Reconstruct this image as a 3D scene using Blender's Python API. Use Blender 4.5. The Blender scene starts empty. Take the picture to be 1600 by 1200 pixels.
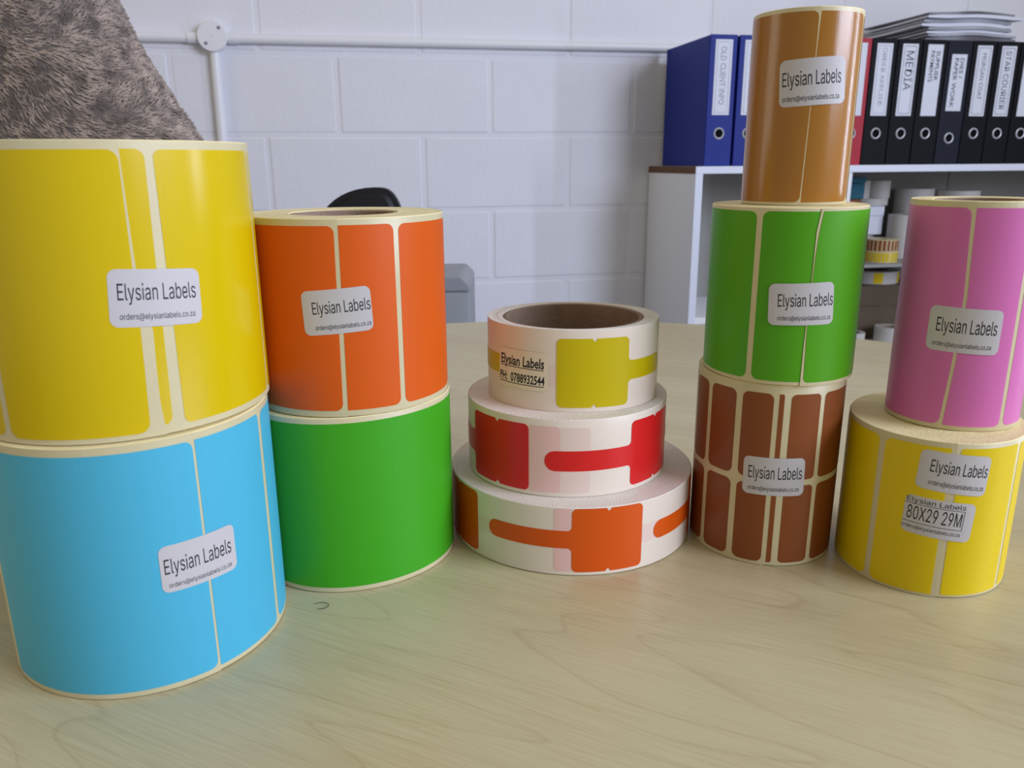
import bpy, bmesh, math, random
import numpy as np
from mathutils import Matrix, Vector
random.seed(7); rng = np.random.default_rng(7)
C = bpy.context.scene.collection
SC = bpy.context.scene
D = math.degrees; Rd = math.radians

# ------------------------------------------------------------------ camera
cd = bpy.data.cameras.new('camera'); cam = bpy.data.objects.new('camera', cd); C.objects.link(cam)
rx = Vector((1.0, -0.0019, -0.0069)); wy = Vector((0.0, 0.9633, -0.2683)).normalized()
rx = (rx - wy*rx.dot(wy)).normalized(); uy = rx.cross(wy)
m = Matrix((rx, uy, -wy)).transposed().to_4x4(); m.translation = (0, 0, 0.2174)
cam.matrix_world = m
cd.sensor_width = 36; cd.lens = 36*1243.23/1600; cd.clip_start = 0.01
cd.dof.use_dof = True; cd.dof.focus_distance = 0.47; cd.dof.aperture_fstop = 20
SC.camera = cam

# ------------------------------------------------------------------ light and exposure
SC.view_settings.view_transform = 'Standard'; SC.view_settings.look = 'None'
SC.view_settings.gamma = 1; SC.view_settings.use_curve_mapping = False
SC.view_settings.exposure = 0.0
w = bpy.data.worlds.new('room light'); SC.world = w; w.use_nodes = True
bg = w.node_tree.nodes['Background']; bg.inputs[0].default_value = (1.0, 0.93, 0.77, 1); bg.inputs[1].default_value = 0.37
def area_light(name, loc, target, sx, sy, power, col):
    l = bpy.data.lights.new(name, 'AREA'); l.shape = 'RECTANGLE'; l.size = sx; l.size_y = sy; l.energy = power; l.color = col
    o = bpy.data.objects.new(name, l); C.objects.link(o); o.location = loc
    o.rotation_euler = (Vector(target)-Vector(loc)).to_track_quat('-Z', 'Y').to_euler(); return o
DAY = (0.70, 0.78, 1.0)
area_light('window_daylight', (2.4, -0.85, 1.15), (0.0, -0.85, 0.55), 1.9, 1.3, 116, DAY)
area_light('window_daylight', (2.4, 0.87, 0.42), (0, 0.87, 0.42), 0.08, 1.35, 13, DAY)
area_light('left_fill_light', (-2.7, 0.30, 0.55), (0, 0.4, 0.3), 1.0, 1.9, 10, (1.0, 0.90, 0.74))  # added weak warm fill for left-facing sides, no known doorway behind it

# ------------------------------------------------------------------ materials
def s2l(c): return tuple((x/12.92 if x <= .04045 else ((x+.055)/1.055)**2.4) for x in c)
def rgb(r, g, b): return s2l((r/255, g/255, b/255)) + (1,)
def mat(name, col, rough=.5, spec=.5, metal=0, bump=0, bscale=200, var=0, vscale=20, stretch=None, coat=0, sss=0):
    m = bpy.data.materials.new(name); m.use_nodes = True; nt = m.node_tree; p = nt.nodes['Principled BSDF']
    p.inputs['Base Color'].default_value = col; p.inputs['Roughness'].default_value = rough
    p.inputs['Specular IOR Level'].default_value = spec; p.inputs['Metallic'].default_value = metal
    p.inputs['Coat Weight'].default_value = coat
    tc = nt.nodes.new('ShaderNodeTexCoord'); src = tc.outputs['Object']
    if stretch:
        mp = nt.nodes.new('ShaderNodeMapping'); mp.inputs['Scale'].default_value = stretch
        nt.links.new(src, mp.inputs[0]); src = mp.outputs[0]
    if bump:
        n = nt.nodes.new('ShaderNodeTexNoise'); n.inputs['Scale'].default_value = bscale; n.inputs['Detail'].default_value = 4
        b = nt.nodes.new('ShaderNodeBump'); b.inputs['Strength'].default_value = bump; b.inputs['Distance'].default_value = .002
        nt.links.new(src, n.inputs['Vector']); nt.links.new(n.outputs[0], b.inputs['Height']); nt.links.new(b.outputs[0], p.inputs['Normal'])
    if var:
        n = nt.nodes.new('ShaderNodeTexNoise'); n.inputs['Scale'].default_value = vscale; n.inputs['Detail'].default_value = 5
        hs = nt.nodes.new('ShaderNodeHueSaturation'); hs.inputs['Color'].default_value = col
        mr = nt.nodes.new('ShaderNodeMapRange'); mr.inputs['From Min'].default_value = .3; mr.inputs['From Max'].default_value = .7
        mr.inputs['To Min'].default_value = 1-var; mr.inputs['To Max'].default_value = 1+var
        nt.links.new(src, n.inputs['Vector']); nt.links.new(n.outputs[0], mr.inputs[0]); nt.links.new(mr.outputs[0], hs.inputs['Value'])
        nt.links.new(hs.outputs[0], p.inputs['Base Color'])
    return m
GR = (1, 1, .05)
def lab(name, col, rough=.38, spec=.35): return mat(name, col, rough, spec, bump=.03, bscale=1200, var=.012, vscale=500, stretch=GR)
M = dict(
 yellow=lab('yellow label paper', rgb(206, 178, 2), .22, .5), blue=lab('sky blue label paper', rgb(72, 172, 204), .5),
 orange=lab('orange label paper', rgb(212, 88, 12), .42), green=lab('green label paper', rgb(60, 158, 26), .4),
 lime=lab('leaf green label paper', rgb(78, 156, 14), .38), brown=lab('reddish brown label paper', rgb(132, 70, 30), .45),
 gold=lab('golden brown glossy label film', rgb(158, 104, 30), .2, .6), pink=lab('pink label paper', rgb(206, 108, 170), .36),
 lemon=lab('lemon label film', rgb(198, 178, 0), .35), red=lab('red label film', rgb(212, 32, 32), .33), tangerine=lab('tangerine label film', rgb(214, 84, 12), .35),
 yellow2=lab('deep yellow label paper', rgb(218, 190, 0), .36),
 cream=mat('cream glassine backing paper', rgb(202, 191, 152), .4, .5, bump=.05, bscale=500, var=.03, vscale=60),
 white=mat('white glossy backing paper', rgb(230, 216, 200), .3, .5),
 under=mat('backing with pink label beneath', rgb(232, 190, 184), .3), under2=mat('backing with faint label beneath', rgb(228, 204, 192), .3),
 underor=mat('backing with peach label beneath', rgb(238, 208, 198), .3),
 edge=mat('wound paper edge', rgb(240, 224, 172), .6, .3, bump=.2, bscale=700, var=.05, vscale=90),
 edgew=mat('wound white paper edge', rgb(232, 224, 214), .6, .3, bump=.2, bscale=700, var=.03, vscale=90),
 board=mat('grey brown cardboard', rgb(146, 124, 108), .85, .2, bump=.3, bscale=400, var=.08, vscale=120),
 sticker=mat('white sticker paper', rgb(192, 188, 190), .45, .35), ink=mat('black print', rgb(34, 34, 44), .5, .3),
 clearst=mat('translucent sticker film', rgb(232, 218, 196), .35, .4),
 fadeink=mat('faded grey print', rgb(150, 150, 168), .5, .3),
 wall=mat('white painted concrete block', rgb(232, 232, 240), .62, .35, bump=.55, bscale=75, var=.02, vscale=6),
 pipe=mat('white painted conduit', rgb(238, 238, 243), .4, .5), screw=mat('grey screw', rgb(130, 134, 146), .4, .5),
 melamine=mat('white melamine board', rgb(236, 236, 238), .4, .5), edging=mat('white edging strip', rgb(222, 226, 240), .4, .5),
 chip=mat('raw chipboard edge', rgb(112, 84, 66), .9, .2, bump=.5, bscale=300, var=.15, vscale=200),
 binderblue=mat('blue binder cover', rgb(24, 42, 132), .5, .2, bump=.1, bscale=600), binderblack=mat('black binder cover', rgb(9, 12, 19), .55, .12, bump=.1, bscale=600),
 binderslate=mat('charcoal binder cover', rgb(22, 26, 40), .55, .15, bump=.1, bscale=600), binderred=mat('red binder cover', rgb(170, 18, 44), .45, .25, bump=.1, bscale=600),
 metal=mat('nickel ring', rgb(200, 202, 210), .4, .5, .5), dark=mat('hole shade black', rgb(10, 10, 14), .8, .1),
 paper=mat('paper', rgb(216, 218, 230), .5, .4, bump=.1, bscale=30), page=mat('page block', rgb(206, 204, 200), .8, .2),
 papergrey=mat('grey plastic sleeve', rgb(150, 150, 160), .35, .5, bump=.4, bscale=14, var=.12, vscale=14),
 paperdark=mat('smoky plastic sleeve', rgb(92, 90, 98), .3, .5, bump=.4, bscale=14, var=.12, vscale=14),
 teal=mat('teal cardboard', rgb(22, 88, 108), .6, .3), kraft=mat('kraft cardboard', rgb(128, 84, 62), .8, .2), greybox=mat('grey cardboard', rgb(92, 80, 66), .8, .2, var=.06, vscale=20),
 blackplastic=mat('black moulded plastic', rgb(26, 27, 33), .5, .4), greyplastic=mat('grey moulded plastic', rgb(152, 154, 160), .55, .4, var=.04, vscale=14), greylid=mat('pale grey lid plastic', rgb(158, 160, 168), .5, .4, var=.04, vscale=14),
 steel=mat('brushed steel', rgb(150, 152, 158), .35, .5, 1), floor=mat('grey carpet', rgb(92, 92, 96), .95, .1, bump=.6, bscale=300, var=.12, vscale=150),
 hair=mat('dark fibre', rgb(60, 52, 46), .6, .3),
)
# wood laminate: stretched cathedral grain plus fine pores
def wood():
    m = bpy.data.materials.new('pale maple laminate'); m.use_nodes = True; nt = m.node_tree; p = nt.nodes['Principled BSDF']; L = nt.links.new
    N = nt.nodes.new; tc = N('ShaderNodeTexCoord'); rot = N('ShaderNodeMapping'); rot.inputs['Rotation'].default_value = (0, 0, Rd(27)); L(tc.outputs['Object'], rot.inputs[0])
    def stretch(sx, sy): q = N('ShaderNodeMapping'); q.inputs['Scale'].default_value = (sx, sy, 1); L(rot.outputs[0], q.inputs[0]); return q
    mp = stretch(.8, 5.0)
    n1 = N('ShaderNodeTexNoise'); n1.inputs['Scale'].default_value = 3.0; n1.inputs['Detail'].default_value = 1.5; n1.inputs['Distortion'].default_value = .25; L(mp.outputs[0], n1.inputs['Vector'])
    mul = N('ShaderNodeMath'); mul.operation = 'MULTIPLY'; mul.inputs[1].default_value = 12; L(n1.outputs[0], mul.inputs[0])
    fr = N('ShaderNodeMath'); fr.operation = 'FRACT'; L(mul.outputs[0], fr.inputs[0])
    r1 = N('ShaderNodeValToRGB'); e = r1.color_ramp.elements
    e[0].position = 0; e[0].color = (.55, .55, .55, 1); e[1].position = 1; e[1].color = (.55, .55, .55, 1)
    for pos, v in ((.04, .30), (.10, .50), (.6, .58)): q = r1.color_ramp.elements.new(pos); q.color = (v, v, v, 1)
    L(fr.outputs[0], r1.inputs[0])
    mp2 = stretch(7, 190)
    n2 = N('ShaderNodeTexNoise'); n2.inputs['Scale'].default_value = 4; n2.inputs['Detail'].default_value = 4; L(mp2.outputs[0], n2.inputs['Vector'])
    n3 = N('ShaderNodeTexNoise'); n3.inputs['Scale'].default_value = 2.2; n3.inputs['Detail'].default_value = 2; L(mp.outputs[0], n3.inputs['Vector'])
    def mix(a, b, f):
        x = N('ShaderNodeMix'); x.data_type = 'FLOAT'; x.inputs[0].default_value = f; L(a, x.inputs[2]); L(b, x.inputs[3]); return x.outputs[0]
    mx = mix(mix(r1.outputs[0], n2.outputs[0], .45), n3.outputs[0], .35)
    r2 = N('ShaderNodeValToRGB'); r2.color_ramp.elements[0].position = .34; r2.color_ramp.elements[0].color = rgb(172, 155, 115)
    r2.color_ramp.elements[1].position = .6; r2.color_ramp.elements[1].color = rgb(202, 190, 151)
    L(mx, r2.inputs[0]); L(r2.outputs[0], p.inputs['Base Color']); p.inputs['Roughness'].default_value = .33; p.inputs['Specular IOR Level'].default_value = .5
    b = N('ShaderNodeBump'); b.inputs['Strength'].default_value = .05; b.inputs['Distance'].default_value = .001; L(n2.outputs[0], b.inputs['Height']); L(b.outputs[0], p.inputs['Normal'])
    return m
M['wood'] = wood()
def furmat(name, lo, hi, sc):
    m = bpy.data.materials.new(name); m.use_nodes = True; nt = m.node_tree; p = nt.nodes['Principled BSDF']; N = nt.nodes.new; L = nt.links.new
    tc = N('ShaderNodeTexCoord'); n = N('ShaderNodeTexNoise'); n.inputs['Scale'].default_value = sc; n.inputs['Detail'].default_value = 4; L(tc.outputs['Object'], n.inputs['Vector'])
    r = N('ShaderNodeValToRGB'); r.color_ramp.elements[0].position = .36; r.color_ramp.elements[0].color = lo; r.color_ramp.elements[1].position = .62; r.color_ramp.elements[1].color = hi
    L(n.outputs[0], r.inputs[0]); L(r.outputs[0], p.inputs['Base Color']); p.inputs['Roughness'].default_value = .8; p.inputs['Specular IOR Level'].default_value = .2; return m
M['fur'] = furmat('taupe plush pile', rgb(112, 102, 97), rgb(190, 172, 160), 46)
M['furbase'] = mat('taupe plush backing', rgb(108, 99, 94), .95, .1)

# ------------------------------------------------------------------ helpers
def mesh(name, verts, faces, smooth=False):
    me = bpy.data.meshes.new(name); me.from_pydata([tuple(v) for v in verts], [], faces); me.update()
    if smooth: me.polygons.foreach_set('use_smooth', [True]*len(me.polygons))
    return me
def link(name, me, mt, parent=None, loc=None):
    o = bpy.data.objects.new(name, me); C.objects.link(o)
    if mt is not None and not me.materials: me.materials.append(M[mt])
    if parent: o.parent = parent
    if loc: o.location = loc
    return o
def tag(o, label=None, cat=None, group=None, kind=None):
    for k, v in (('label', label), ('category', cat), ('group', group), ('kind', kind)):
        if v: o[k] = v
    return o
def thing(name, label, cat, loc=(0, 0, 0), rotz=0, group=None):
    o = bpy.data.objects.new(name, None); C.objects.link(o); o.location = loc; o.rotation_euler = (0, 0, rotz); o.empty_display_size = .02
    return tag(o, label, cat, group)
class B:
    """collects shapes into one mesh"""
    def __init__(s): s.bm = bmesh.new()
    def box(s, x0, x1, y0, y1, z0, z1, bev=0, seg=2, mtx=None):
        g = bmesh.ops.create_cube(s.bm, size=1); vs = g['verts']
        bmesh.ops.scale(s.bm, vec=(x1-x0, y1-y0, z1-z0), verts=vs); bmesh.ops.translate(s.bm, vec=((x0+x1)/2, (y0+y1)/2, (z0+z1)/2), verts=vs)
        if bev:
            es = list({e for v in vs for e in v.link_edges}); r = bmesh.ops.bevel(s.bm, geom=es, offset=bev, segments=seg, profile=.5, affect='EDGES')
            vs = list({v for f in r['faces'] for v in f.verts} | {v for v in vs if v.is_valid})
        if mtx is not None: bmesh.ops.transform(s.bm, matrix=mtx, verts=vs)
        return s
    def tube(s, p, q, r, r2=None, n=24, caps=True):
        p = Vector(p); q = Vector(q); d = q-p
        g = bmesh.ops.create_cone(s.bm, cap_ends=caps, segments=n, radius1=r, radius2=r if r2 is None else r2, depth=d.length)
        bmesh.ops.transform(s.bm, matrix=Matrix.Translation((p+q)/2) @ d.to_track_quat('Z', 'Y').to_matrix().to_4x4(), verts=g['verts']); return s
    def lathe(s, prof, n=48, axis_loc=(0, 0, 0), rot=None, closed=True):
        vs = []
        for i in range(n):
            t = 2*math.pi*i/n
            for (r, z) in prof:
                v = Vector((r*math.cos(t), r*math.sin(t), z))
                if rot is not None: v = rot @ v
                vs.append(s.bm.verts.new(v+Vector(axis_loc)))
        k = len(prof)
        for i in range(n):
            for j in range(k if closed else k-1):
                a = i*k+j; b = i*k+(j+1) % k; c = ((i+1) % n)*k+(j+1) % k; d = ((i+1) % n)*k+j
                s.bm.faces.new((vs[a], vs[d], vs[c], vs[b]))
        return s
    def build(s, name, mt, parent=None, smooth=False, loc=None):
        bmesh.ops.recalc_face_normals(s.bm, faces=s.bm.faces)
        me = bpy.data.meshes.new(name); s.bm.to_mesh(me); s.bm.free()
        if smooth:
            me.polygons.foreach_set('use_smooth', [True]*len(me.polygons)); me.set_sharp_from_angle(angle=Rd(35))
        return link(name, me, mt, parent, loc)
_tc = {}
import os, glob
FONT = None
try:
    _f = [f for f in glob.glob(os.path.join(bpy.utils.resource_path('LOCAL'), 'datafiles', 'fonts', 'Inter*'))]
    if _f: FONT = bpy.data.fonts.load(_f[0])
except Exception: FONT = None
def text_mesh(txt, bold=0):
    """flat outline of a text as verts in its own box, 0..1 both ways"""
    k = (txt, bold)
    if k in _tc: return _tc[k]
    cu = bpy.data.curves.new('t', 'FONT'); cu.body = txt; cu.size = 1; cu.resolution_u = 3; cu.offset = bold; cu.fill_mode = 'FRONT'
    if FONT and not bold: cu.font = FONT
    o = bpy.data.objects.new('t', cu); C.objects.link(o); dg = bpy.context.evaluated_depsgraph_get()
    me = bpy.data.meshes.new_from_object(o.evaluated_get(dg)); bpy.data.objects.remove(o)
    v = np.array([tuple(x.co)[:2] for x in me.vertices]); f = [tuple(p.vertices) for p in me.polygons]
    bpy.data.meshes.remove(me); bpy.data.curves.remove(cu)
    _tc[k] = (v, f); return v, f
CAPS = {b: text_mesh('E', b)[0][:, 1].max() for b in (0, .001)}
def fit_text(txt, u0, u1, vb, vc, bold=0):
    """text spanning u0..u1, baseline at vb, capital height reaching vc"""
    v, f = text_mesh(txt, bold); x0, x1 = v[:, 0].min(), v[:, 0].max()
    return np.stack([u0+(v[:, 0]-x0)/(x1-x0)*(u1-u0), vb+v[:, 1]/CAPS[.001 if bold else 0]*(vc-vb)], 1), f
def rect2(u0, u1, v0, v1, n=12):
    us = np.linspace(u0, u1, n+1); vs = [(u, v0) for u in us]+[(u, v1) for u in us]
    return np.array(vs), [(i, i+1, n+2+i, n+1+i) for i in range(n)]
def join2(parts):
    V = []; F = []; o = 0
    for v, f in parts: V.append(v); F += [tuple(i+o for i in t) for t in f]; o += len(v)
    return np.concatenate(V), F

# ------------------------------------------------------------------ label rolls
class Roll:
    def __init__(s, p, z0, name, label, hole, backing='cream', edge='edge', group=None):
        s.cx, s.cy, s.R, s.h, s.e, s.phi = p; s.z0 = z0
        s.root = thing(name, label, 'label roll', (s.cx, s.cy, z0), 0, group); s.hole = hole
        n = 144; T = np.linspace(0, 2*math.pi, n, endpoint=False); R = s.rad(T); co = hole+.0028
        rings = [(1, .0004), (1, s.h-.0003)]                                   # outer wall, then the wound top
        k = 12
        hs = [s.h-rng.uniform(0, .00035) for _ in range(k)]
        tops = [(1-.012, s.h)] + [(1-(i+1)/k, hs[i]) for i in range(k)]
        V = []; F = []
        def ring(f, z): # f=1 outer, 0 core
            r = co+(R-co)*f; V.extend(zip(r*np.cos(T), r*np.sin(T), np.full(n, z))); return len(V)-n
        ids = [ring(.97, 0), ring(1, .0005)]+[ring(1, s.h*q) for q in (.33, .66)]+[ring(1, s.h-.0004)]+[ring(f, z) for f, z in tops]+[ring(0, 0)]
        for a, b in zip(ids, ids[1:]+ids[:1]):
            for i in range(n): j = (i+1) % n; F.append((a+i, a+j, b+j, b+i))
        me = mesh('wound_backing', V, F, True); me.set_sharp_from_angle(angle=Rd(40))
        me.materials.append(M[backing]); me.materials.append(M[edge])
        for pi in range(4*n, (len(ids))*n): me.polygons[pi].material_index = 1
        link('wound_backing', me, None, s.root)
        b = B(); b.lathe([(hole, .0004), (co-.0002, .0004), (co-.0002, s.h-.0009), (co-.0008, s.h-.0005), (hole+.0005, s.h-.0005), (hole, s.h-.001)], 72); b.build('core', 'board', s.root, True)
    def rad(s, t): return s.R*(1+s.e*np.cos(2*(t-s.phi)))
    def pt(s, th, z, off):
        r = s.rad(th)+off; return np.stack([r*np.cos(th), r*np.sin(th), z], -1)
    def shell(s, name, mt, G, off, parent=None, label=None):
        """G: grid (cols, rows, 2) of angle (deg) and height (mm); a thin curved sheet with turned edges"""
        nc, nr = G.shape[:2]; th = np.radians(G[..., 0]); z = G[..., 1]/1000
        P = s.pt(th, z, off); V = list(P.reshape(-1, 3)); F = [(i*nr+j, (i+1)*nr+j, (i+1)*nr+j+1, i*nr+j+1) for i in range(nc-1) for j in range(nr-1)]
        bd = [i*nr for i in range(nc)]+[(nc-1)*nr+j for j in range(1, nr)]+[i*nr+nr-1 for i in range(nc-2, -1, -1)]+[j for j in range(nr-2, 0, -1)]
        Q = s.pt(th, z, max(off-.00015, .00002)).reshape(-1, 3); o = len(V); V += [Q[i] for i in bd]; n = len(bd)
        for i in range(n): j = (i+1) % n; F.append((bd[i], o+i, o+j, bd[j]))
        me = mesh(name, V, F, True); me.set_sharp_from_angle(angle=Rd(50)); o = link(name, me, mt, parent or s.root)
        if label: o['label'] = label
        return o
    def label(s, mt, left, right, z0, z1, off=.00012, cr=3.5, corners='1111', name='colour_label', parent=None, lab=None, step=2.5):
        """left/right: angle in degrees or [(z, angle) ...]; corners bl br tl tr rounded"""
        fl = (lambda z: np.interp(z, [q[0] for q in left], [q[1] for q in left])) if isinstance(left, list) else (lambda z: np.full_like(z, left))
        fr = (lambda z: np.interp(z, [q[0] for q in right], [q[1] for q in right])) if isinstance(right, list) else (lambda z: np.full_like(z, right))
        zm = np.array([(z0+z1)/2.]); wid = (fr(zm)[0]-fl(zm)[0])*math.pi/180*s.R*1000
        cr = min(cr, wid*.45) if cr else 0
        a = cr*(1-np.cos(np.linspace(0, math.pi/2, 6))) if cr else np.array([0.])
        mid = np.linspace(cr, wid-cr, max(2, int(wid/(step*s.R*1000*math.pi/180))+1))
        S = np.unique(np.concatenate([a, mid, wid-a])); nr = 9
        G = np.zeros((len(S), nr, 2))
        for i, x in enumerate(S):
            def cut(d): return cr-math.sqrt(max(0, cr*cr-(cr-d)**2)) if d < cr else 0
            lo = z0+(cut(x) if corners[0] == '1' else 0)+(cut(wid-x) if corners[1] == '1' else 0)
            hi = z1-(cut(x) if corners[2] == '1' else 0)-(cut(wid-x) if corners[3] == '1' else 0)
            z = np.linspace(lo, hi, nr); u = x/wid; G[i, :, 1] = z; G[i, :, 0] = fl(z)*(1-u)+fr(z)*u
        return s.shell(name, mt, G, off, parent, lab)
    def shape(s, mt, stations, off=.00022, name='colour_label', lab=None):
        """stations: (angle deg, z low, z high) along the sheet"""
        G = np.array([[[t, lo+(hi-lo)*k/6] for k in range(7)] for t, lo, hi in stations]); return s.shell(name, mt, G, off, None, lab)
    def sticker(s, q, lines, mt='sticker', off=.00045, label=None, rects=(), cr=.14, bold=0):
        q = np.array(q, float)  # tl tr br bl (angle, z)
        def bil(u, v):
            u = np.asarray(u)[..., None]; v = np.asarray(v)[..., None]  # v down
            return (1-v)*((1-u)*q[0]+u*q[1])+v*((1-u)*q[3]+u*q[2])
        cu = cr*21.5/32; a = cu*(1-np.cos(np.linspace(0, math.pi/2, 6)))
        U = np.unique(np.concatenate([a, np.linspace(cu, 1-cu, 13), 1-a])); G = []
        for u in U:
            d = min(u, 1-u); c = cr*(1-math.sqrt(max(0, 1-(1-d/cu)**2))) if d < cu else 0
            v = np.linspace(c, 1-c, 7); G.append(bil(np.full(7, u), v)[::-1])
        st = s.shell('sticker', mt, np.array(G), off, None, label)
        parts = [fit_text(t, u0, u1, vb, vc, bd) for (t, u0, u1, vb, vc, bd) in lines]+[rect2(*r) for r in rects]
        v, f = join2(parts); g = bil(v[:, 0], v[:, 1]); P = s.pt(np.radians(g[:, 0]), g[:, 1]/1000, off+.00006)
        o = link('lettering', mesh('lettering', P, f), 'ink', st); return st

EL, OR = 'Elysian Labels', 'orders@elysianlabels.co.za'
def std(u0=.1, u1=.94, w0=.1, w1=.92, vc=.24, vb=.54, wc=.755, wb=.865):
    return [(EL, u0, u1, vb, vc, 0), (OR, w0, w1, wb, wc, 0)]

P = {"blue": [-0.17736, 0.35323, 0.0633, 0.11224, 0.0352, -1.159], "yellowL": [-0.17666, 0.35539, 0.06227, 0.11405, 0.01903, -1.387],
 "green": [-0.08848, 0.42452, 0.05164, 0.09623, 0.0619, -2.5488], "orange": [-0.08758, 0.42641, 0.05138, 0.09647, -0.01074, 5.385],
 "t3": [0.03574, 0.46219, 0.07284, 0.04013, 0.00658, -0.412], "t2": [0.03301, 0.46197, 0.05917, 0.04475, 0.00826, 6.7068], "t1": [0.03601, 0.46101, 0.04743, 0.0461, 0.05757, -0.07],
 "brownL": [0.14864, 0.44218, 0.04162, 0.10419, 0.04233, -1.5185], "greenR": [0.15029, 0.44012, 0.04139, 0.0906, 0.03366, -1.7226], "brownT": [0.15314, 0.44258, 0.02655, 0.09374, -0.01359, 1.62],
 "yellowR": [0.22949, 0.41053, 0.04494, 0.08401, 0.04945, 1.0885], "pink": [0.23833, 0.41266, 0.03188, 0.1139, 0.03245, -6.0213]}
G_ = 'rolls of blank labels on the table'

# ------------------------------------------------------------------ floor, table
b = B(); b.box(-4, 4.5, -3, 3.6, -.80, -.75); tag(b.build('floor', 'floor'), kind='structure')
tb = thing('round_table', 'round pale maple laminate table carrying the stacks of label rolls', 'table', (.05, .49, -.75))
b = B(); b.lathe([(0.001, .725), (.628, .725), (.633, .729), (.635, .737), (.633, .745), (.628, .7496), (.001, .75)], 160, closed=False); b.build('table_top', 'wood', tb, True)
b = B(); b.tube((0, 0, .04), (0, 0, .725), .04, n=40); b.build('pedestal', 'steel', tb, True)
b = B(); b.lathe([(.001, 0), (.27, 0), (.27, .012), (.05, .04), (.001, .04)], 64, closed=False); b.build('base', 'steel', tb, True)

# ------------------------------------------------------------------ wall of painted blocks (frame: a along the wall, b towards it, z up)
YAW = .19809; O = Vector((.5026, 2.1326, 0)); E1 = Vector((math.cos(YAW), math.sin(YAW), 0)); N1 = Vector((-math.sin(YAW), math.cos(YAW), 0))
def W(a, b, z): return O+E1*a+N1*b+Vector((0, 0, z))
WB = .3167
wl = thing('wall_back', None, None); wl.location = W(0, WB, 0); wl.rotation_euler = (0, 0, YAW); wl['kind'] = 'structure'
b = B(); b.box(-3.4, 2.6, .0019, .14, -.75, 1.85); b.build('mortar', 'wall', wl)
PA, PZ = .4155, .2045
def block_mesh(w, h):
    b = B(); b.box(-w/2, w/2, 0, .05, -h/2, h/2, .005, 2)
    for f in [f for f in b.bm.faces if f.calc_center_median().y > .03]: b.bm.faces.remove(f)
    me = bpy.data.meshes.new('block'); bmesh.ops.recalc_face_normals(b.bm, faces=b.bm.faces); b.bm.to_mesh(me); b.bm.free(); me.materials.append(M['wall']); return me
full = block_mesh(PA-.010, PZ-.010)
z = .292-5*PZ; row = 0
while z < 1.84:
    off = -.090 if row % 2 else -.281     # vertical joints of alternate courses
    # course starting at .292 has joints at -.49, -.09; the one below at -.70, -.28
    a = off-PA*8
    for i in range(15):
        o = link('block', full, None, wl); o.location = (a+PA/2+rng.uniform(-.0012, .0012), rng.uniform(-.0012, .0008), z+PZ/2); a += PA
    z += PZ; row += 1

# conduit on the wall
ct = thing('conduit', 'white surface conduit with round junction box and a drop on the block wall', 'conduit', W(0, WB, 0), YAW)
zc = .5275; r = .0115; ac = -1.2215
b = B(); b.tube((-3.3, -r-.001, zc-.003), (ac-.03, -r-.001, zc), r); b.tube((ac+.03, -r-.001, zc), (2.55, -r-.001, zc+.002), r); b.build('pipe', 'pipe', ct, True)
b = B(); b.tube((ac, -r-.001, zc-.03), (ac-.012, -r-.001, -.74), r); b.build('pipe', 'pipe', ct, True)
jb = B(); jb.lathe([(.001, 0), (.0345, 0), (.0345, .026), (.0365, .0265), (.0365, .030), (.035, .0325), (.001, .033)], 48, (ac, -.001, zc+.002), Matrix.Rotation(Rd(90), 3, 'X'), closed=False)
jb = jb.build('junction_box', 'pipe', ct, True)
for dx, dz in ((.018, .020), (-.016, -.017)):
    s_ = B(); s_.lathe([(.001, 0), (.0042, 0), (.0042, .0012), (.001, .0014)], 16, (ac+dx, -.0335, zc+.002+dz), Matrix.Rotation(Rd(90), 3, 'X'), closed=False); s_.build('screw', 'screw', jb)
for x0, x1 in ((ac-.062, ac-.036), (ac+.036, ac+.062), (-1.47, -1.43)):
    s_ = B(); s_.tube((x0, -r-.001, zc), (x1, -r-.001, zc), r+.0022); s_.build('coupler', 'pipe', ct, True)

# ------------------------------------------------------------------ shelf unit
su = thing('shelf_unit', 'white melamine shelf unit against the block wall under the lever arch binders', 'shelf', W(0, 0, -.75), YAW)
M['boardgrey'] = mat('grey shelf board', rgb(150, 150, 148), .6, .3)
ZT = .2040; T_ = .018; Z0 = -.75
def zz(z): return z-Z0
def panel(name, a0, a1, b0, b1, z0, z1, mt='melamine'): q = B(); q.box(a0, a1, b0, b1, zz(z0), zz(z1)); return q.build(name, mt, su)
pn = panel('side_panel', -.0325, -.0125, -.018, WB-.006, -.75, ZT-T_-.0004)
q = B(); q.box(-.0325, -.0125, -.020, -.0183, 0, zz(ZT-T_-.0004)); q.build('edging', 'edging', pn)
tp = panel('top_board', -.0325, 1.45, -.018, WB-.006, ZT-T_, ZT)
q = B(); q.box(-.0325, 1.45, -.020, -.0183, zz(ZT-T_), zz(ZT)); q.build('edging', 'edging', tp)
q = B(); q.box(-.0342, -.0327, -.018, WB-.006, zz(ZT-T_), zz(ZT)); q.build('raw_edge', 'chip', tp)
for a in (.40, 1.43): panel('side_panel', a, a+.018, -.015, WB-.006, -.75, ZT-T_-.0004)
panel('shelf_board', -.0120, .3995, -.016, WB-.006, -.208, -.190)
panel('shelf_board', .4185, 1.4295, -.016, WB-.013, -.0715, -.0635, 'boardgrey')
panel('shelf_board', .4185, 1.4295, -.016, WB-.006, -.322, -.304)
panel('shelf_board', -.0120, .3995, -.016, WB-.006, -.60, -.582)
panel('shelf_board', .4185, 1.4295, -.016, WB-.006, -.60, -.582)
M['back'] = mat('shelf interior shade grey', rgb(150, 148, 144), .7, .3, var=.03, vscale=8)  # grey tone carries the dimness of the shelf interior
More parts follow.
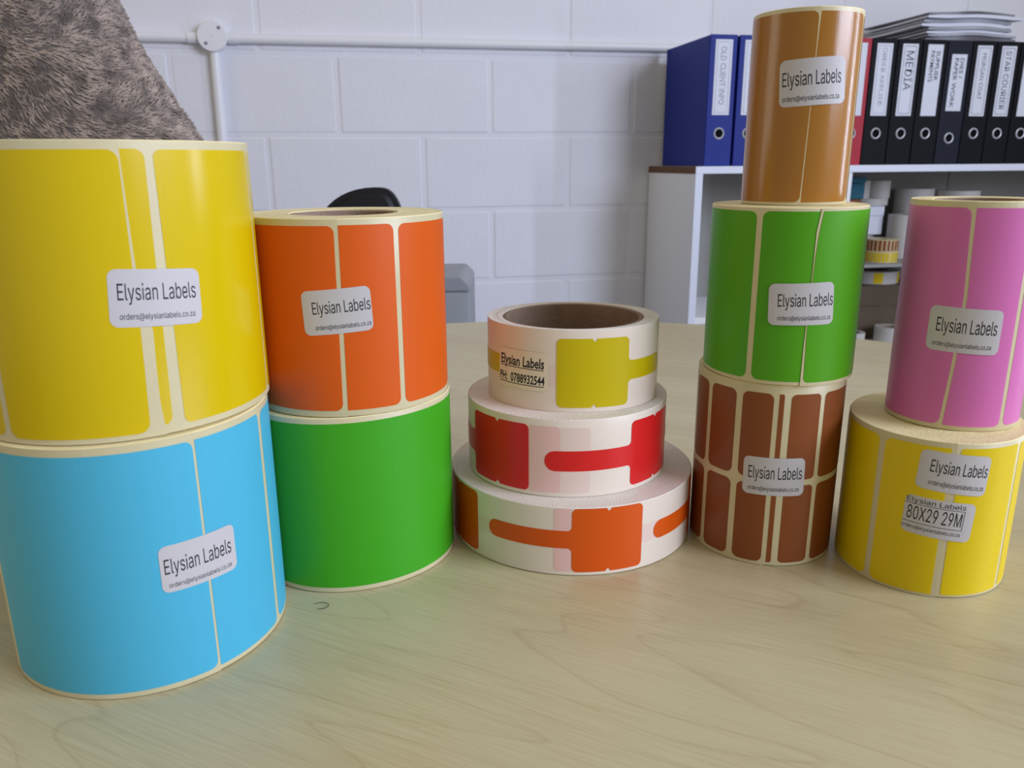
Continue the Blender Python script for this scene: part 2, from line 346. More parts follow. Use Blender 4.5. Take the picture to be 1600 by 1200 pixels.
for a0, a1 in ((-.0120, .3995), (.4185, .9745), (.9775, 1.4295)):
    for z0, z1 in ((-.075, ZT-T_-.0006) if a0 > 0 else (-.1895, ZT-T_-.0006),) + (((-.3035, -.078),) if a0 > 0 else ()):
        panel('shade_panel', a0, a1, WB-.012, WB-.008, z0+.0125 if z0 == -.075 else z0, z1, 'back')  # panels added so the shelf interior reads as shaded
panel('plinth', -.0120, 1.4295, .01, .025, -.75, -.68)

# ------------------------------------------------------------------ binders
def spine_text(parts, holder, mt='ink', wd=.046, ht=.178):
    """parts in label frame: u along reading direction (top to bottom), v across; spine text is turned clockwise"""
    v, f = join2(parts)
    x = (.5-v[:, 1])*wd; zq = (.5-v[:, 0])*ht
    return link('lettering', mesh('lettering', np.stack([x, np.full(len(x), -.0006), zq], 1), f), mt, holder)
def frame(u0=.03, u1=.97, v0=.12, v1=.88, t=.006):
    r_ = 4
    return [rect2(u0, u1, v0, v0+t*r_, 1), rect2(u0, u1, v1-t*r_, v1, 1), rect2(u0, u0+t, v0, v1, 1), rect2(u1-t, u1, v0, v1, 1)]
def binder(a, mt, label, texts, ink='ink', fr=True, zlab=(.330, .509), ringz=.285, wd=.0725, tilt=0, inkl=None):
    t = thing('lever_arch_binder', label, 'binder', W(a+wd/2, 0, ZT+.0002), YAW, 'lever arch binders in a row on the shelf unit')
    h = .3165; x = wd/2
    q = B(); q.box(-x, x, 0, .0028, 0, h, .0012, 2); q.box(-x, -x+.0026, .0026, .285, .001, h-.001, .0009, 1); q.box(x-.0026, x, .0026, .285, .001, h-.001, .0009, 1); q.build('cover', mt, t)
    q = B(); q.box(-x+.006, x-.008, .045, .262, .004, h-.018); q.build('page_block', 'page', t)
    rz = ringz-ZT
    q = B(); q.lathe([(.0108, 0), (.0108, -.0016), (.0125, -.0022), (.0142, -.0014), (.0148, 0)], 40, (0, 0, rz), Matrix.Rotation(Rd(-90), 3, 'X'), closed=True)
    rg = q.build('finger_ring', 'metal', t, True)
    q = B(); q.lathe([(.0005, -.0006), (.0109, -.0006), (.0109, 0), (.0005, 0)], 32, (0, 0, rz), Matrix.Rotation(Rd(-90), 3, 'X')); q.build('finger_hole_shade', 'dark', rg)  # flat black disc, its colour stands for the shade inside the hole
    if zlab:
        z0, z1 = zlab[0]-ZT, zlab[1]-ZT; wl_ = .046; 
        q = B(); q.box(-wl_/2, wl_/2, -.0005, 0, -(z1-z0)/2, (z1-z0)/2); hd = q.build('spine_label', 'paper', t, loc=(.001, -.0001, (z0+z1)/2))
        if inkl: hd['label'] = inkl
        if texts:
            parts = [fit_text(*tx) for tx in texts]+(frame() if fr else []); spine_text(parts, hd, ink, wl_, z1-z0)
    return t
# v runs 0 (right edge) .. 1 (left edge): baselines lie to the left of the capitals
binder(-.003, 'binderblue', 'blue lever arch binder at the free left end of the row, faint spine text', [('OLD CLIENT INFO', .09, .86, .66, .34, .01)], 'fadeink')
binder(.0765, 'binderblue', 'blue lever arch binder second in the row, half behind the golden brown roll', [('CLIENT INFO', .1, .8, .66, .34, 0)], 'fadeink')
binder(.373, 'binderred', 'red lever arch binder, the only red one, beside the golden brown roll', [])
binder(.4475, 'binderblack', 'black lever arch binder next to the red one, crinkled label with faded text', [('ORDER APPLIED', .06, .86, .62, .36, 0)], 'fadeink')
binder(.5225, 'binderblack', 'black lever arch binder with MEDIA on its spine', [('MEDIA', .10, .64, .72, .24, 0)])
binder(.5975, 'binderblack', 'black lever arch binder with SUPPLIER PAYMENTS on its spine', [('SUPPLIER', .09, .5, .42, .18, .01), ('PAYMENTS', .09, .52, .78, .54, .01)], fr=False)
binder(.6725, 'binderslate', 'charcoal lever arch binder with low DIES / PAPER WORK label', [('DIES /', .07, .42, .42, .18, .008), ('PAPER WORK', .07, .94, .80, .54, .008)], fr=False, zlab=(.343, .486), ringz=.273)
binder(.7475, 'binderblack', 'black lever arch binder immediately right of the charcoal one, thin lettering on its label', [('MORGAN COAT', .11, .76, .62, .36, -.004)])
binder(.8225, 'binderblack', 'black lever arch binder with framed bold-lettered label, last one fully in view', [('STAR COURIER', .07, .9, .68, .32, 0)])
binder(.8975, 'binderblack', 'black lever arch binder at the far end, cut off by the picture edge', [('INVOICES', .1, .7, .62, .36, 0)][:0])

# papers in sleeves on top of the binders
zt = ZT+.3172
for i in range(8):
    th = .0075+rng.uniform(-.001, .002); a0, a1 = .600+rng.uniform(-.010, .014), .885+rng.uniform(-.035, .012); b0, b1 = .006+rng.uniform(-.004, .012), .262+rng.uniform(0, .02)
    nx, ny = 15, 7; V = []; F = []; ph = rng.uniform(0, 6); droop = rng.uniform(.0005, .0022)
    for lay in (0, 1):
        for ix in range(nx):
            for iy in range(ny):
                u = ix/(nx-1); v = iy/(ny-1)
                zq = zt+lay*th+(.0022*(1+math.sin((a0+(a1-a0)*u)*27+(b0+(b1-b0)*v)*7)) if i or lay else 0)
                ed = min(u, 1-u)*8
                if lay and ed < 1: zq -= th*.35*(1-ed)
                V.append(tuple(W(a0+(a1-a0)*u+.003*math.sin(v*5+ph), b0+(b1-b0)*v+.003*math.sin(u*9+ph), zq)))
    k = nx*ny; id_ = lambda l, x, y: l*k+x*ny+y
    for x in range(nx-1):
        for y in range(ny-1): F += [(id_(1, x, y), id_(1, x+1, y), id_(1, x+1, y+1), id_(1, x, y+1)), (id_(0, x, y), id_(0, x, y+1), id_(0, x+1, y+1), id_(0, x+1, y))]
        F += [(id_(0, x, 0), id_(0, x+1, 0), id_(1, x+1, 0), id_(1, x, 0)), (id_(0, x+1, ny-1), id_(0, x, ny-1), id_(1, x, ny-1), id_(1, x+1, ny-1))]
    for y in range(ny-1): F += [(id_(0, 0, y+1), id_(0, 0, y), id_(1, 0, y), id_(1, 0, y+1)), (id_(0, nx-1, y), id_(0, nx-1, y+1), id_(1, nx-1, y+1), id_(1, nx-1, y))]
    o = link('paper_bundle', mesh('paper_bundle', V, F, True), ['paperdark', 'papergrey', 'paper', 'papergrey', 'paper', 'papergrey', 'paper', 'paperdark'][i])
    o.data.set_sharp_from_angle(angle=Rd(40))
    tone = ['dark', 'grey', 'white', 'grey', 'white', 'grey', 'white', 'dark'][i]
    pos = ['lowest', 'second from the bottom', 'third from the bottom', 'fourth from the bottom', 'fourth from the top', 'third from the top', 'second from the top', 'topmost'][i]
    tag(o, tone+' bundle of papers, '+pos+' of the pile on the black binders', 'papers', 'bundles of papers piled on the binders')
    zt += th+.0006

# ------------------------------------------------------------------ stock inside the shelf unit
M['spare'] = mat('shelf shaded roll paper', rgb(196, 192, 188), .5, .4)  # white paper greyed, the shelf's shade is put into its colour
def small_roll(a, b_, z, R, h, hole, label, mt='white', cap='edgew', stripes=None, group='spare label rolls inside the shelf unit'):
    mt = 'spare' if mt == 'white' else mt
    t = thing('spare_label_roll', label, 'label roll', W(a, b_, z), YAW, group)
    q = B(); q.lathe([(hole+.002, 0), (R, 0), (R, h-.0006), (R-.0006, h), (R*.7+hole*.3, h-.0005), (hole+.002, h)], 56); q.build('wound_backing', mt, t, True)
    q = B(); q.lathe([(hole, 0), (hole+.0019, 0), (hole+.0019, h-.001), (hole, h-.001)], 40); q.build('core', 'board', t, True)
    if stripes:
        sm, pitch, gap = stripes; n = int(360/pitch)
        for k in range(n):
            t0 = Rd(k*pitch); t1 = Rd(k*pitch+pitch-gap); V = []
            for zq in (.002, h-.002):
                for j in range(4): tt = t0+(t1-t0)*j/3; V.append(((R+.0002)*math.cos(tt), (R+.0002)*math.sin(tt), zq))
            link('colour_label', mesh('colour_label', V, [(j, j+1, j+5, j+4) for j in range(3)], True), sm, t)
    return t
ZM = -.0634
small_roll(.58, .055, ZM, .0465, .030, .0125, 'roll of small yellow labels under the striped brown roll', 'cream', stripes=('yellow', 12, 2.5))
small_roll(.58, .055, ZM+.0302, .0450, .0335, .0125, 'roll of narrow brown labels on top of the yellow striped roll', 'cream', stripes=('brown', 15, 4.5))
small_roll(.693, .125, ZM, .042, .0585, .0125, 'thick white roll standing right behind the striped brown roll')
small_roll(.693, .125, ZM+.0587, .0405, .066, .0125, 'white roll upon the thick white roll behind the striped pair')
small_roll(.605, .215, ZM, .052, .066, .0125, 'white roll underneath the small white carton')
tc_ = thing('carton', 'small white carton behind the striped brown roll', 'box', W(.615, .17, ZM+.0662), YAW)
q = B(); q.box(-.030, .030, -.02, .05, 0, .054, .001, 1); q.build('body', 'paper', tc_)
q = B(); q.box(-.0312, .0312, -.0212, .0512, .0545, .082, .001, 1); q.build('lid', 'paper', tc_)
small_roll(.640, .235, ZM+.1485, .062, .0205, .0125, 'wide flat white roll under the two upright white rolls')
small_roll(.602, .220, ZM+.1692, .0315, .052, .010, 'left one of two upright white rolls near the shelf top', 'white')
small_roll(.668, .220, ZM+.1692, .0335, .051, .010, 'right one of two upright white rolls near the shelf top', 'white')
small_roll(.790, .215, ZM, .055, .078, .0195, 'lower white roll behind the pink roll inside the shelf')
small_roll(.790, .215, ZM+.0782, .055, .1175, .0195, 'tall greyish white roll behind the pink roll inside the shelf')
small_roll(.905, .17, ZM, .060, .190, .0195, 'wide white roll showing just above the pink roll')
tl = thing('teal_box', 'teal cardboard box tucked under the shelf top behind the rolls', 'box', W(.500, .20, ZM), YAW)
# the kraft carton carries the teal boxes
kb = thing('carton', 'reddish kraft carton beneath the teal box in the shelf', 'box', W(.492, .2, ZM), YAW)
q = B(); q.box(-.058, .055, -.08, .09, 0, .172, .002, 1); q.build('body', 'kraft', kb)
tl.location = W(.492, .2, ZM+.1722)
q = B(); q.box(-.058, .058, -.085, .09, 0, .044, .002, 1); q.build('body', 'teal', tl)
q = B(); q.box(-.0590, .0590, -.086, .091, .0445, .060, .001, 1); q.build('lid', 'teal', tl)
ZL = -.3038
small_roll(.505, .035, ZL, .034, .040, .0195, 'small white roll low in the shelf beside the leaf green roll')
small_roll(.620, .030, ZL, .040, .052, .0195, 'white roll low in the shelf beside the pink roll')
for (a0, z0_, hh, nm) in ((.655, ZL, .100, 'lower grey carton deep in the bottom of the shelf'), (.655, ZL+.1003, .062, 'upper grey carton carrying the yellow-tagged tape roll')):
    c_ = thing('carton', nm, 'box', W(a0, .19, z0_), YAW, 'grey cartons low in the shelf'); q = B(); q.box(-.12, .12, -.09, .1, 0, hh, .002, 1); q.build('body', 'greybox', c_)
    q = B(); q.box(-.025, .025, -.0906, .1006, hh-.0005, hh+.0002); q.build('tape_strip', 'board', c_)
sr = small_roll(.652, .185, ZL+.1627, .078, .036, .045, 'shaded white tape roll with yellow tags on the grey cartons', 'white', stripes=('yellow2', 60, 40))

# ------------------------------------------------------------------ grey box, black chair, plush throw on a chair
gb = thing('storage_box', 'grey moulded box with a sloping pale lid behind the orange roll', 'box', (-.2440, 1.76, -.75))
V = []; prof = [(-.15, 0), (.151, 0), (.151, .668), (-.15, .668)]
q = B(); q.box(-.155, .151, 0, .26, 0, .690, .006, 2); q.build('body', 'greyplastic', gb, True)
lid = [(-.155, .0), (.151, .0), (.151, .012), (.131, .0318), (-.155, .0318)]
V = [(x, y, .6905+zq) for y in (0.0, .26) for x, zq in lid]; n_ = 5
F = [tuple(range(n_-1, -1, -1)), tuple(range(n_, 2*n_))]+[(i, (i+1) % n_, n_+(i+1) % n_, n_+i) for i in range(n_)]
me = mesh('lid', V, F); bm = bmesh.new(); bm.from_mesh(me); bmesh.ops.recalc_face_normals(bm, faces=bm.faces); bmesh.ops.bevel(bm, geom=bm.edges[:], offset=.003, segments=2, affect='EDGES'); bm.to_mesh(me); bm.free(); link('lid', me, 'greylid', gb)

def chair_base(t, zs):
    q = B(); q.tube((0, 0, .09), (0, 0, zs), .025); q.build('gas_lift', 'blackplastic', t, True)
    for k in range(5):
        an = 2*math.pi*k/5; x, y = math.cos(an), math.sin(an)
        q = B(); q.tube((0, 0, .10), (x*.27, y*.27, .075), .022, .014, 16); q.build('leg', 'blackplastic', t, True)
        q = B(); q.tube((x*.27-y*.014, y*.27+x*.014, .027), (x*.27+y*.014, y*.27-x*.014, .027), .027, n=24); q.build('caster', 'blackplastic', t, True)
def outline_solid(pts, th, name, mt, parent, curve=0):
    q = B(); n = len(pts)
    f = q.bm.faces.new([q.bm.verts.new((x, curve*x*x, z)) for x, z in pts]); r_ = bmesh.ops.extrude_face_region(q.bm, geom=[f])
    bmesh.ops.translate(q.bm, vec=(0, th, 0), verts=[v for v in r_['geom'] if isinstance(v, bmesh.types.BMVert)])
    bmesh.ops.bevel(q.bm, geom=[e for e in q.bm.edges if len(e.link_faces) == 2 and e.calc_face_angle() > .9], offset=th*.3, segments=3, affect='EDGES')
    return q.build(name, mt, parent, True)
ch = thing('office_chair', 'black office chair whose rounded back just tops the orange roll', 'chair', (-.253, 1.40, -.75))
pts = []
for k in range(48):
    an = 2*math.pi*k/48; c_, s_ = math.cos(an), math.sin(an)
    pw = .62 if c_ > 0 else .95
    pts.append((.017+(.051 if c_ > 0 else .11)*math.copysign(abs(c_)**pw, c_), .8224+(.105)*math.copysign(abs(s_)**.9, s_)))
bk = outline_solid(pts, .05, 'backrest', 'blackplastic', ch)
q = B(); q.box(-.03, .05, .051, .066, .44, .80, .004, 2); q.build('back_support', 'blackplastic', ch)
q = B(); q.box(-.22, .22, -.38, .06, .42, .475, .022, 4); q.build('seat', 'blackplastic', ch, True)
q = B(); q.box(-.03, .05, -.1, .085, .40, .44, .004, 2); q.build('seat_bracket', 'blackplastic', ch); chair_base(ch, .42)

# second chair under the throw: frame hidden, throw over the backrest
fc = thing('high_back_chair', 'dark high-back chair hidden under the taupe plush throw', 'chair', (-.90, 1.21, -.75))
q = B(); q.box(-.19, .19, .0, .07, .42, 1.30, .03, 3); q.build('backrest', 'blackplastic', fc, True)
q = B(); q.box(-.25, .25, -.40, .06, .42, .49, .02, 3); q.build('seat', 'blackplastic', fc, True); chair_base(fc, .42)
th_ = thing('plush_throw', 'taupe long-pile plush throw draped over the chair at upper left', 'throw', (-.90, 1.245, 0))
Zs = [-.235, -.1, 0, .1, .2, .254, .312, .372, .42, .48, .54, .585, .61, .618]
Hw = [.50, .475, .452, .440, .437, .432, .398, .362, .342, .318, .285, .235, .15, .03]
def furr(z, t):
    hw = np.interp(z, Zs, Hw); dp = .115*min(1, (.63-z)/.12)**.5 if z > .51 else .115
    k = 1+.05*math.sin(3*t+z*9)+.035*math.sin(7*t-z*14)*(1 if z < .5 else .4)
    k = 1 + (k-1)*abs(math.sin(t))
    return hw*math.copysign(abs(math.cos(t))**.8, math.cos(t)), max(dp, .08)*k*math.copysign(abs(math.sin(t))**.8, math.sin(t))
nT = 72; zl = np.concatenate([np.linspace(-.235, .58, 26), np.linspace(.595, .618, 4)]); V = []; F = []
for zq in zl:
    for k in range(nT): x, y = furr(zq, 2*math.pi*k/nT); V.append((x, y, zq))
for i in range(len(zl)-1):
    for k in range(nT): k2 = (k+1) % nT; F.append((i*nT+k, i*nT+k2, (i+1)*nT+k2, (i+1)*nT+k))
V.append((0, 0, .62)); F += [((len(zl)-1)*nT+k, (len(zl)-1)*nT+(k+1) % nT, len(V)-1) for k in range(nT)]
link('cloth', mesh('cloth', V, F, True), 'furbase', th_)
# pile: small curved blades lying over the cloth
A = np.array(V[:-1]).reshape(len(zl), nT, 3); NF = 110000
ii = rng.uniform(6, len(zl)-1.001, NF); kk = rng.uniform(0, nT, NF); i0 = ii.astype(int); k0 = kk.astype(int) % nT; k1 = (k0+1) % nT; fi = (ii-i0)[:, None]; fk = (kk-np.floor(kk))[:, None]
p = (A[i0, k0]*(1-fk)+A[i0, k1]*fk)*(1-fi)+(A[i0+1, k0]*(1-fk)+A[i0+1, k1]*fk)*fi
tu = A[i0, k1]-A[i0, k0]; tu /= np.linalg.norm(tu, axis=1)[:, None]+1e-9; tv = A[i0+1, k0]-A[i0, k0]; tv /= np.linalg.norm(tv, axis=1)[:, None]+1e-9
nn = np.cross(tu, tv); nn /= np.linalg.norm(nn, axis=1)[:, None]+1e-9
ang = .6*np.sin(p[:, 0]*23+p[:, 2]*17)+.5*np.sin(p[:, 2]*41-p[:, 0]*31)+rng.normal(0, .35, NF)-.35
dr = tu*np.cos(ang)[:, None]+tv*np.sin(ang)[:, None]; sd = np.cross(nn, dr)
ln = rng.uniform(.007, .013, NF)[:, None]; wd = rng.uniform(.0004, .0009, NF)[:, None]; li = rng.uniform(.25, .75, NF)[:, None]
c0 = p; c1 = p+dr*ln*.5+nn*ln*li*.55; c2 = p+dr*ln+nn*ln*li*.5
VV = np.stack([c0-sd*wd, c0+sd*wd, c1-sd*wd, c1+sd*wd, c2], 1).reshape(-1, 3); bse = np.arange(NF)[:, None]*5
me = bpy.data.meshes.new('pile'); me.vertices.add(NF*5); me.vertices.foreach_set('co', VV.ravel())
lp = np.concatenate([bse+np.array([0, 1, 3, 2]), bse+np.array([2, 3, 4])], 1).ravel(); me.loops.add(NF*7); me.loops.foreach_set('vertex_index', lp)
st = np.stack([np.arange(NF)*7, np.arange(NF)*7+4], 1).ravel(); me.polygons.add(NF*2); me.polygons.foreach_set('loop_start', st)
me.update(); me.validate(); pl = link('pile', me, 'fur', th_); pl['kind'] = 'stuff'

# ------------------------------------------------------------------ the rolls on the table
def around(r, mt, start, stop, wid, z0, z1, gap=2.2, **k):
    """labels on the far side of the roll, from angle start up to stop"""
    a = start
    while a < stop-4: e = min(a+wid, stop-gap); r.label(mt, a, e, z0, z1, **k); a = e+gap
# blue and yellow stack, left
r = Roll(P['blue'], 0, 'label_roll', 'sky blue label roll, bottom of the large left stack', .0195, group=G_)
r.label('blue', -132, -44.8, 2.6, 108.8, off=.0003, corners='0101'); r.label('blue', -43.8, -8.6, 2.6, 108.8, corners='0101', cr=2.5)
r.label('blue', -5.8, 84, 2.6, 108.8); r.label('blue', 86.5, 176, 2.6, 108.8); r.label('blue', 178.5, 228-2.2, 2.6, 108.8)
r.label('cream', -140, [(0, -44.0), (112, -44.0)], .2, 112.0, off=.00016, corners='0000', cr=0, name='loose_end')
r.sticker([(-61.1, 66.4), (-31.9, 66.5), (-31.95, 45), (-61.2, 45.4)], std(.05, .93, .08, .91, .28, .60, .80, .90))
ZY = .1124
r = Roll(P['yellowL'], ZY, 'label_roll', 'tall yellow label roll, top of the large left stack', .0195, group=G_)
r.label('yellow', -190, -110.6, 2.8, 110.3, off=.00038)
tear = [(0, -53.8), (6, -54.6), (12, -54.3), (20, -55.6), (28, -54.4), (36, -55.0), (43, -54.0), (60, -57.0), (90, -57.2), (114, -57.4)]
r.label('cream', -195, tear, .2, 113.8, off=.0002, corners='0000', cr=0, name='loose_end')
r.label('yellow', -107.6, [(2, -59.2), (40, -58.1), (111, -57.9)], 2.4, 110.6, off=.00038, cr=4)
r.label('yellow', -66, [(2, -51.2), (66, -50.3), (111, -49.6)], 4.2, 110.8, off=.00012, cr=3.5, corners='0101')
r.label('yellow', -46.8, 6.0, 3.2, 110.6, cr=3); around(r, 'yellow', 8.4, 162, 72, 3, 110.5)
r.sticker([(-66.06, 67.8), (-35.03, 65.2), (-35.6, 43.2), (-67.4, 45.6)], std(.09, .94, .1, .91, .245, .53, .76, .865))
# green and orange stack
r = Roll(P['green'], 0, 'label_roll', 'bright green label roll directly beneath the orange one', .0255, group=G_)
r.label('green', -172, 14, 3.0, 93.2, corners='0000', cr=0); r.label('green', 16.4, 100, 3, 93.2); r.label('green', 102.4, 186, 3, 93.2)
ZO = .0964
r = Roll(P['orange'], ZO, 'label_roll', 'orange label roll on the bright green one', .0255, group=G_)
r.label('cream', -170, [(0, -83.0), (96, -82.2)], .2, 96.2, off=.0002, corners='0000', cr=0, name='loose_end')
r.label('orange', -150, [(3, -85.3), (93, -84.2)], 3.4, 93.2, off=.00036); 
r.label('orange', [(3, -82.7), (93, -81.9)], -52.0, 3.4, 93.4, corners='0101'); r.label('orange', -48.9, 1.5, 3.4, 93.2)
around(r, 'orange', 3.8, 207, 48, 3.4, 93.2)
r.sticker([(-104.1, 62.6), (-67.3, 65), (-66.2, 43.4), (-103.1, 41.1)], std(.15, .985, .17, .97, .26, .53, .78, .885))
# three flat tag rolls, centre
WT = dict(backing='white', edge='edgew')
def tag_shape(sq, tail=None, zlo=2.6, zhi=40.4, zt=(16, 27), cr=3, notch=None, k=1):
    """stations of a two-square jewellery tag with a tail; sq=(left, right) in degrees, k = degrees per mm, tail angle"""
    a, b = sq; S = []
    n = (a+b)/2 if notch is None else notch
    def body(t):
        d = min(t-a, b-t)/k; c = cr-math.sqrt(max(0, cr*cr-(cr-d)**2)) if d < cr else 0
        c2 = max(0, 2.0-abs(t-n)/k*1.25); return zlo+max(c, c2), zhi-max(c, c2)
    ts = sorted(set([a+k*x for x in (0, .2, .6, 1.2, 2, 3)]+[b-k*x for x in (0, .2, .6, 1.2, 2, 3)]+[n+k*x for x in (-1.6, -.8, 0, .8, 1.6)]+list(np.linspace(a+3*k, b-3*k, 12))))
    for t in ts: lo, hi = body(t); S.append((t, lo, hi))
    if tail is not None:
        zl_, zh_ = zt; zm = (zl_+zh_)/2; hr = (zh_-zl_)/2; T = []; sgn = 1 if tail > b else -1; base = b if sgn > 0 else a
        L = abs(tail-base)/k
        for x in (.05, .4, .9, 1.6, 2.6): c = 2.6-math.sqrt(max(0, 2.6**2-(2.6-x)**2)); T.append((base+sgn*x*k, zl_-c, zh_+c))
        for x in np.linspace(3, L-hr, 22): T.append((base+sgn*x*k, zl_, zh_))
        for q in (.35, .6, .8, .93, .985): y = hr*math.sqrt(1-q*q); T.append((base+sgn*(L-hr+hr*q)*k, zm-y, zm+y))
        S = S+T
    return sorted(S)
def kd(r): return 180/math.pi/(r.R*1000)
r = Roll(P['t3'], 0, 'tag_roll', 'widest white roll with orange jewellery tags, bottom of the middle stack', .038, group='rolls of jewellery tags, middle stack', **WT); k = kd(r)
r.shape('tangerine', tag_shape((-93.3, -61.6), -132.6, 2.3, 39.6, (16.4, 26.6), k=k, notch=-77.4)); r.shape('tangerine', tag_shape((-23, 9), -55.1, 2.3, 39.6, (15.0, 26), k=k))
r.shape('tangerine', tag_shape((-172, -140), -211, 2.3, 38.8, (16.4, 26.6), k=k, notch=-156.6)); r.shape('tangerine', tag_shape((52, 84), 24, 2.3, 39.6, (15.0, 26), k=k)); r.shape('tangerine', tag_shape((118, 149), 91, 2.3, 39.6, (15.0, 26), k=k))
r.label('under', -101, -93.6, 2.6, 39.6, off=.00008, cr=2, corners='1010', name='underlying_label', lab='faint pink label showing through the backing')
r.label('under2', -139.5, -128, 16.6, 26, off=.00007, cr=0, corners='0000', name='underlying_label', lab='faint pink strip showing through the backing'); r.label('under2', -61.2, -52, 15.6, 26, off=.00007, cr=0, corners='0000', name='underlying_label', lab='faint pink strip showing through the backing')
r = Roll(P['t2'], .0402, 'tag_roll', 'white roll with red jewellery tags between the orange-tagged and yellow-tagged rolls', .038, group='rolls of jewellery tags, middle stack', **WT); k = kd(r)
r.shape('red', tag_shape((-155.6, -114.1), -190, 2.6, 41, (15, 28), k=k, notch=-134)); r.shape('red', tag_shape((-56.6, -16), -105.4, 2.8, 40.6, (15.4, 27), k=k, notch=-36.6))
r.shape('red', tag_shape((40, 81), -8, 2.8, 40.6, (15.4, 27), k=k)); r.shape('red', tag_shape((118, 158), 92, 2.8, 40.6, (15.4, 27), k=k))
r.label('under', -113.6, -97.4, 2.6, 40.8, off=.00008, cr=2, corners='0101', name='underlying_label', lab='faint pink label showing through the backing')
r.label('under2', -97.3, -81, 2.6, 40.2, off=.00007, cr=2, corners='0101', name='underlying_label', lab='very faint pink label showing through the backing')
r = Roll(P['t1'], .085, 'tag_roll', 'narrowest white roll with yellow jewellery tags, top of the middle stack, open core', .0385, group='rolls of jewellery tags, middle stack', **WT); k = kd(r)
r.shape('lemon', tag_shape((-105.2, -53.6), -14, 2.6, 41.2, (16.6, 27.4), k=k, notch=-78.8)); r.shape('lemon', tag_shape((-228, -190), -145, 2.6, 41.2, (17.6, 28.4), k=k, notch=-208))
r.shape('lemon', tag_shape((8, 58), 100, 2.6, 41.2, (16.6, 27.4), k=k))
r.label('under2', -110, -105.3, 14, 26, off=.00007, cr=0, corners='0000', name='underlying_label', lab='faint yellowish strip beside the large yellow tag')
r.sticker([(-150.5, 33.2), (-110.7, 32.7), (-111.7, 11.0), (-152.0, 11.3)], [(EL, .05, .93, .41, .16, .02), ('PH:  0788932544', .03, .95, .84, .62, .02)], 'clearst',
          rects=[(.04, .93, .445, .465), (.03, .94, .875, .895)])
# brown, leaf green, golden brown stack
r = Roll(P['brownL'], 0, 'label_roll', 'reddish brown label roll with two rows of small labels under the leaf green one', .0195, group=G_)
for z0, z1 in ((2.2, 48.0), (51.4, 99.4)):
    r.label('brown', -184, -160.6, z0, z1, off=.00036); r.label('brown', -155.6, -131.4, z0, z1, off=.00036); r.label('brown', -126.4, -104.6, z0, z1, off=.00036, corners='1111')
    r.label('brown', -101.0, -97.6, z0, z1, cr=1.2, corners='0101'); r.label('brown', -92.8, -70.8, z0, z1, cr=2.6); r.label('brown', -67.0, -34, z0, z1, cr=2.6)
    around(r, 'brown', -30, 140, 33, z0, z1, gap=4.5, cr=2.6)
    r.label('brown', 145, 171, z0, z1, cr=2.6)
r.label('cream', -190, [(0, -102.4), (104, -101.1)], .2, 103.9, off=.0002, corners='0000', cr=0, name='loose_end')
r.sticker([(-122.2, 63.4), (-79.3, 64.1), (-78.4, 42.4), (-121.8, 41.9)], std(.09, .955, .09, .91, .24, .56, .77, .88))
r = Roll(P['greenR'], .1044, 'label_roll', 'leaf green label roll between the golden brown and reddish brown ones', .0195, group=G_)
r.label('lime', -200, -129.1, 2.2, 88.6); r.label('lime', -124.9, -84, 2.2, 88.8, corners='1010')
r.label('cream', [(0, -91.4), (24, -91.2), (56, -90.1), (80, -89.6), (90.5, -87.4)], 4, .2, 90.3, off=.0004, corners='0000', cr=0, name='loose_end')
r.label('lime', [(2, -89.3), (31, -90.2), (61, -89.3), (76, -88.4), (89, -85.9)], 2, 2.0, 88.9, off=.00056, corners='1000', cr=2.4)
around(r, 'lime', 6, 159, 74, 2.2, 88.7)
r.sticker([(-117.1, 53), (-73.7, 54.3), (-71.6, 32.6), (-116, 31.9)], std(.14, .985, .14, .95, .25, .55, .77, .88), off=.0008)
r = Roll(P['brownT'], .1951, 'label_roll', 'slender glossy golden brown label roll at the very top of its stack', .0125, group=G_)
edge_ = [(0, -101.0), (45, -98.9), (74, -97.9), (93, -96.2)]
r.label('gold', [(0, -104), (94, -104)], -34.5, 1.6, 91.6, corners='0101', cr=2.5)
r.label('cream', -262, edge_, .2, 93.5, off=.0002, corners='0000', cr=0, name='loose_end')
r.label('gold', -258, [(0, -102.4), (45, -99.75), (74, -98.6), (93, -98.5)], 1.6, 91.7, off=.00034, cr=3)
around(r, 'gold', -31, 98, 60, 1.6, 91.6)
r.sticker([(-134.5, 69.6), (-64.4, 71.7), (-59.5, 49.6), (-131.8, 47.6)], std(.045, .92, .045, .89, .26, .56, .775, .885))
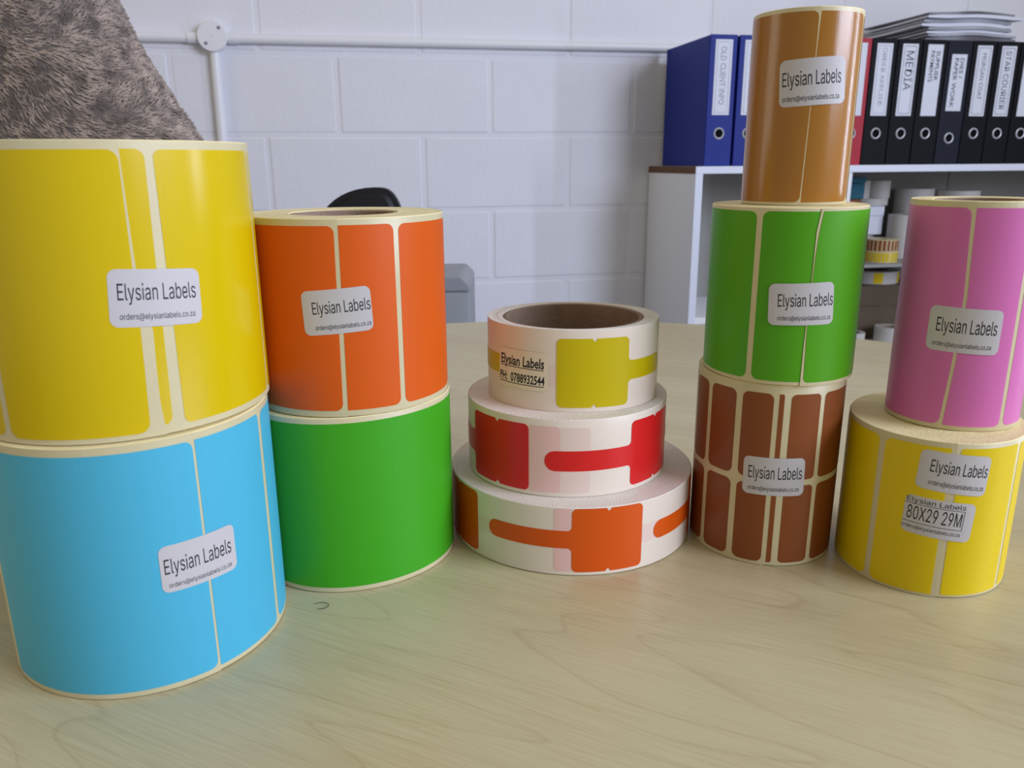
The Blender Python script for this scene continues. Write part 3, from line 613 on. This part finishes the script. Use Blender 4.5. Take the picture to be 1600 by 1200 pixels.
# yellow and pink stack, right
r = Roll(P['yellowR'], 0, 'label_roll', 'yellow label roll with two stickers underneath the pink one', .0195, group=G_)
r.label('yellow2', -205, -149.8, 1.6, 81.2, off=.00036); r.label('yellow2', -145.6, -108.1, 1.6, 81.2, off=.00036, corners='1010')
r.label('cream', -208, [(0, -105.6), (84, -105.2)], .1, 83.9, off=.0002, corners='0000', cr=0, name='loose_end')
r.label('yellow2', -102.7, -60.3, 1.6, 81.4, cr=1.5); r.label('yellow2', -56.8, -14, 1.6, 81.2, cr=1.5); around(r, 'yellow2', -10.5, 152, 43, 1.6, 81.2, gap=3.6, cr=1.5)
r.sticker([(-123.7, 79.6), (-83.7, 77.2), (-85.1, 56.2), (-125.1, 59.2)], std(.16, .975, .17, .955, .22, .53, .74, .86))
r.sticker([(-128.9, 54.6), (-88.9, 52.2), (-90.5, 31.4), (-129.7, 34.4)], [(EL, .02, .85, .17, .05, 0), ('80X29 29M', .05, .82, .62, .27, 0), (OR, .0, .84, .87, .775, 0)],
          rects=[(.0, .85, .205, .218), (.0, .85, .70, .713), (.842, .85, .205, .713)])
r = Roll(P['pink'], .0842, 'label_roll', 'tall pink label roll on the yellow one at the right', .0195, group=G_)
lf = [(2, -128.2), (33, -124.5), (64, -122.2), (112, -125.9)]
r.label('pink', [(z_, t_+3.0) for z_, t_ in lf], -74.4, 2.4, 110.9, corners='0101', cr=3)
r.label('cream', -240, [(0, -125.4), (33, -122.6), (64, -120.1), (114, -122.6)], .2, 113.7, off=.0002, corners='0000', cr=0, name='loose_end')
r.label('pink', -210, [(z_, t_) for z_, t_ in lf], 2.4, 110.9, off=.00036, cr=3.5)
r.label('pink', -69.6, -14, 2.4, 110.9); around(r, 'pink', -10, 147, 56, 2.4, 110.9, gap=4)
r.sticker([(-147, 63.3), (-87.9, 62.2), (-88, 39.8), (-147.4, 40.8)], std(.115, .935, .09, .885, .25, .56, .78, .885))

# stray fibre on the table
pts = [Vector((-.0987+.0045*math.cos(t), .3604+.004*math.sin(t)-.0006*t, .0006)) for t in np.linspace(-1.6, 2.3, 12)]
q = B()
for p0, p1 in zip(pts, pts[1:]): q.tube(p0, p1, .00017, n=6)
tag(q.build('stray_hair', 'hair'), 'tiny curled dark fibre on the table before the bright green roll', 'fibre')
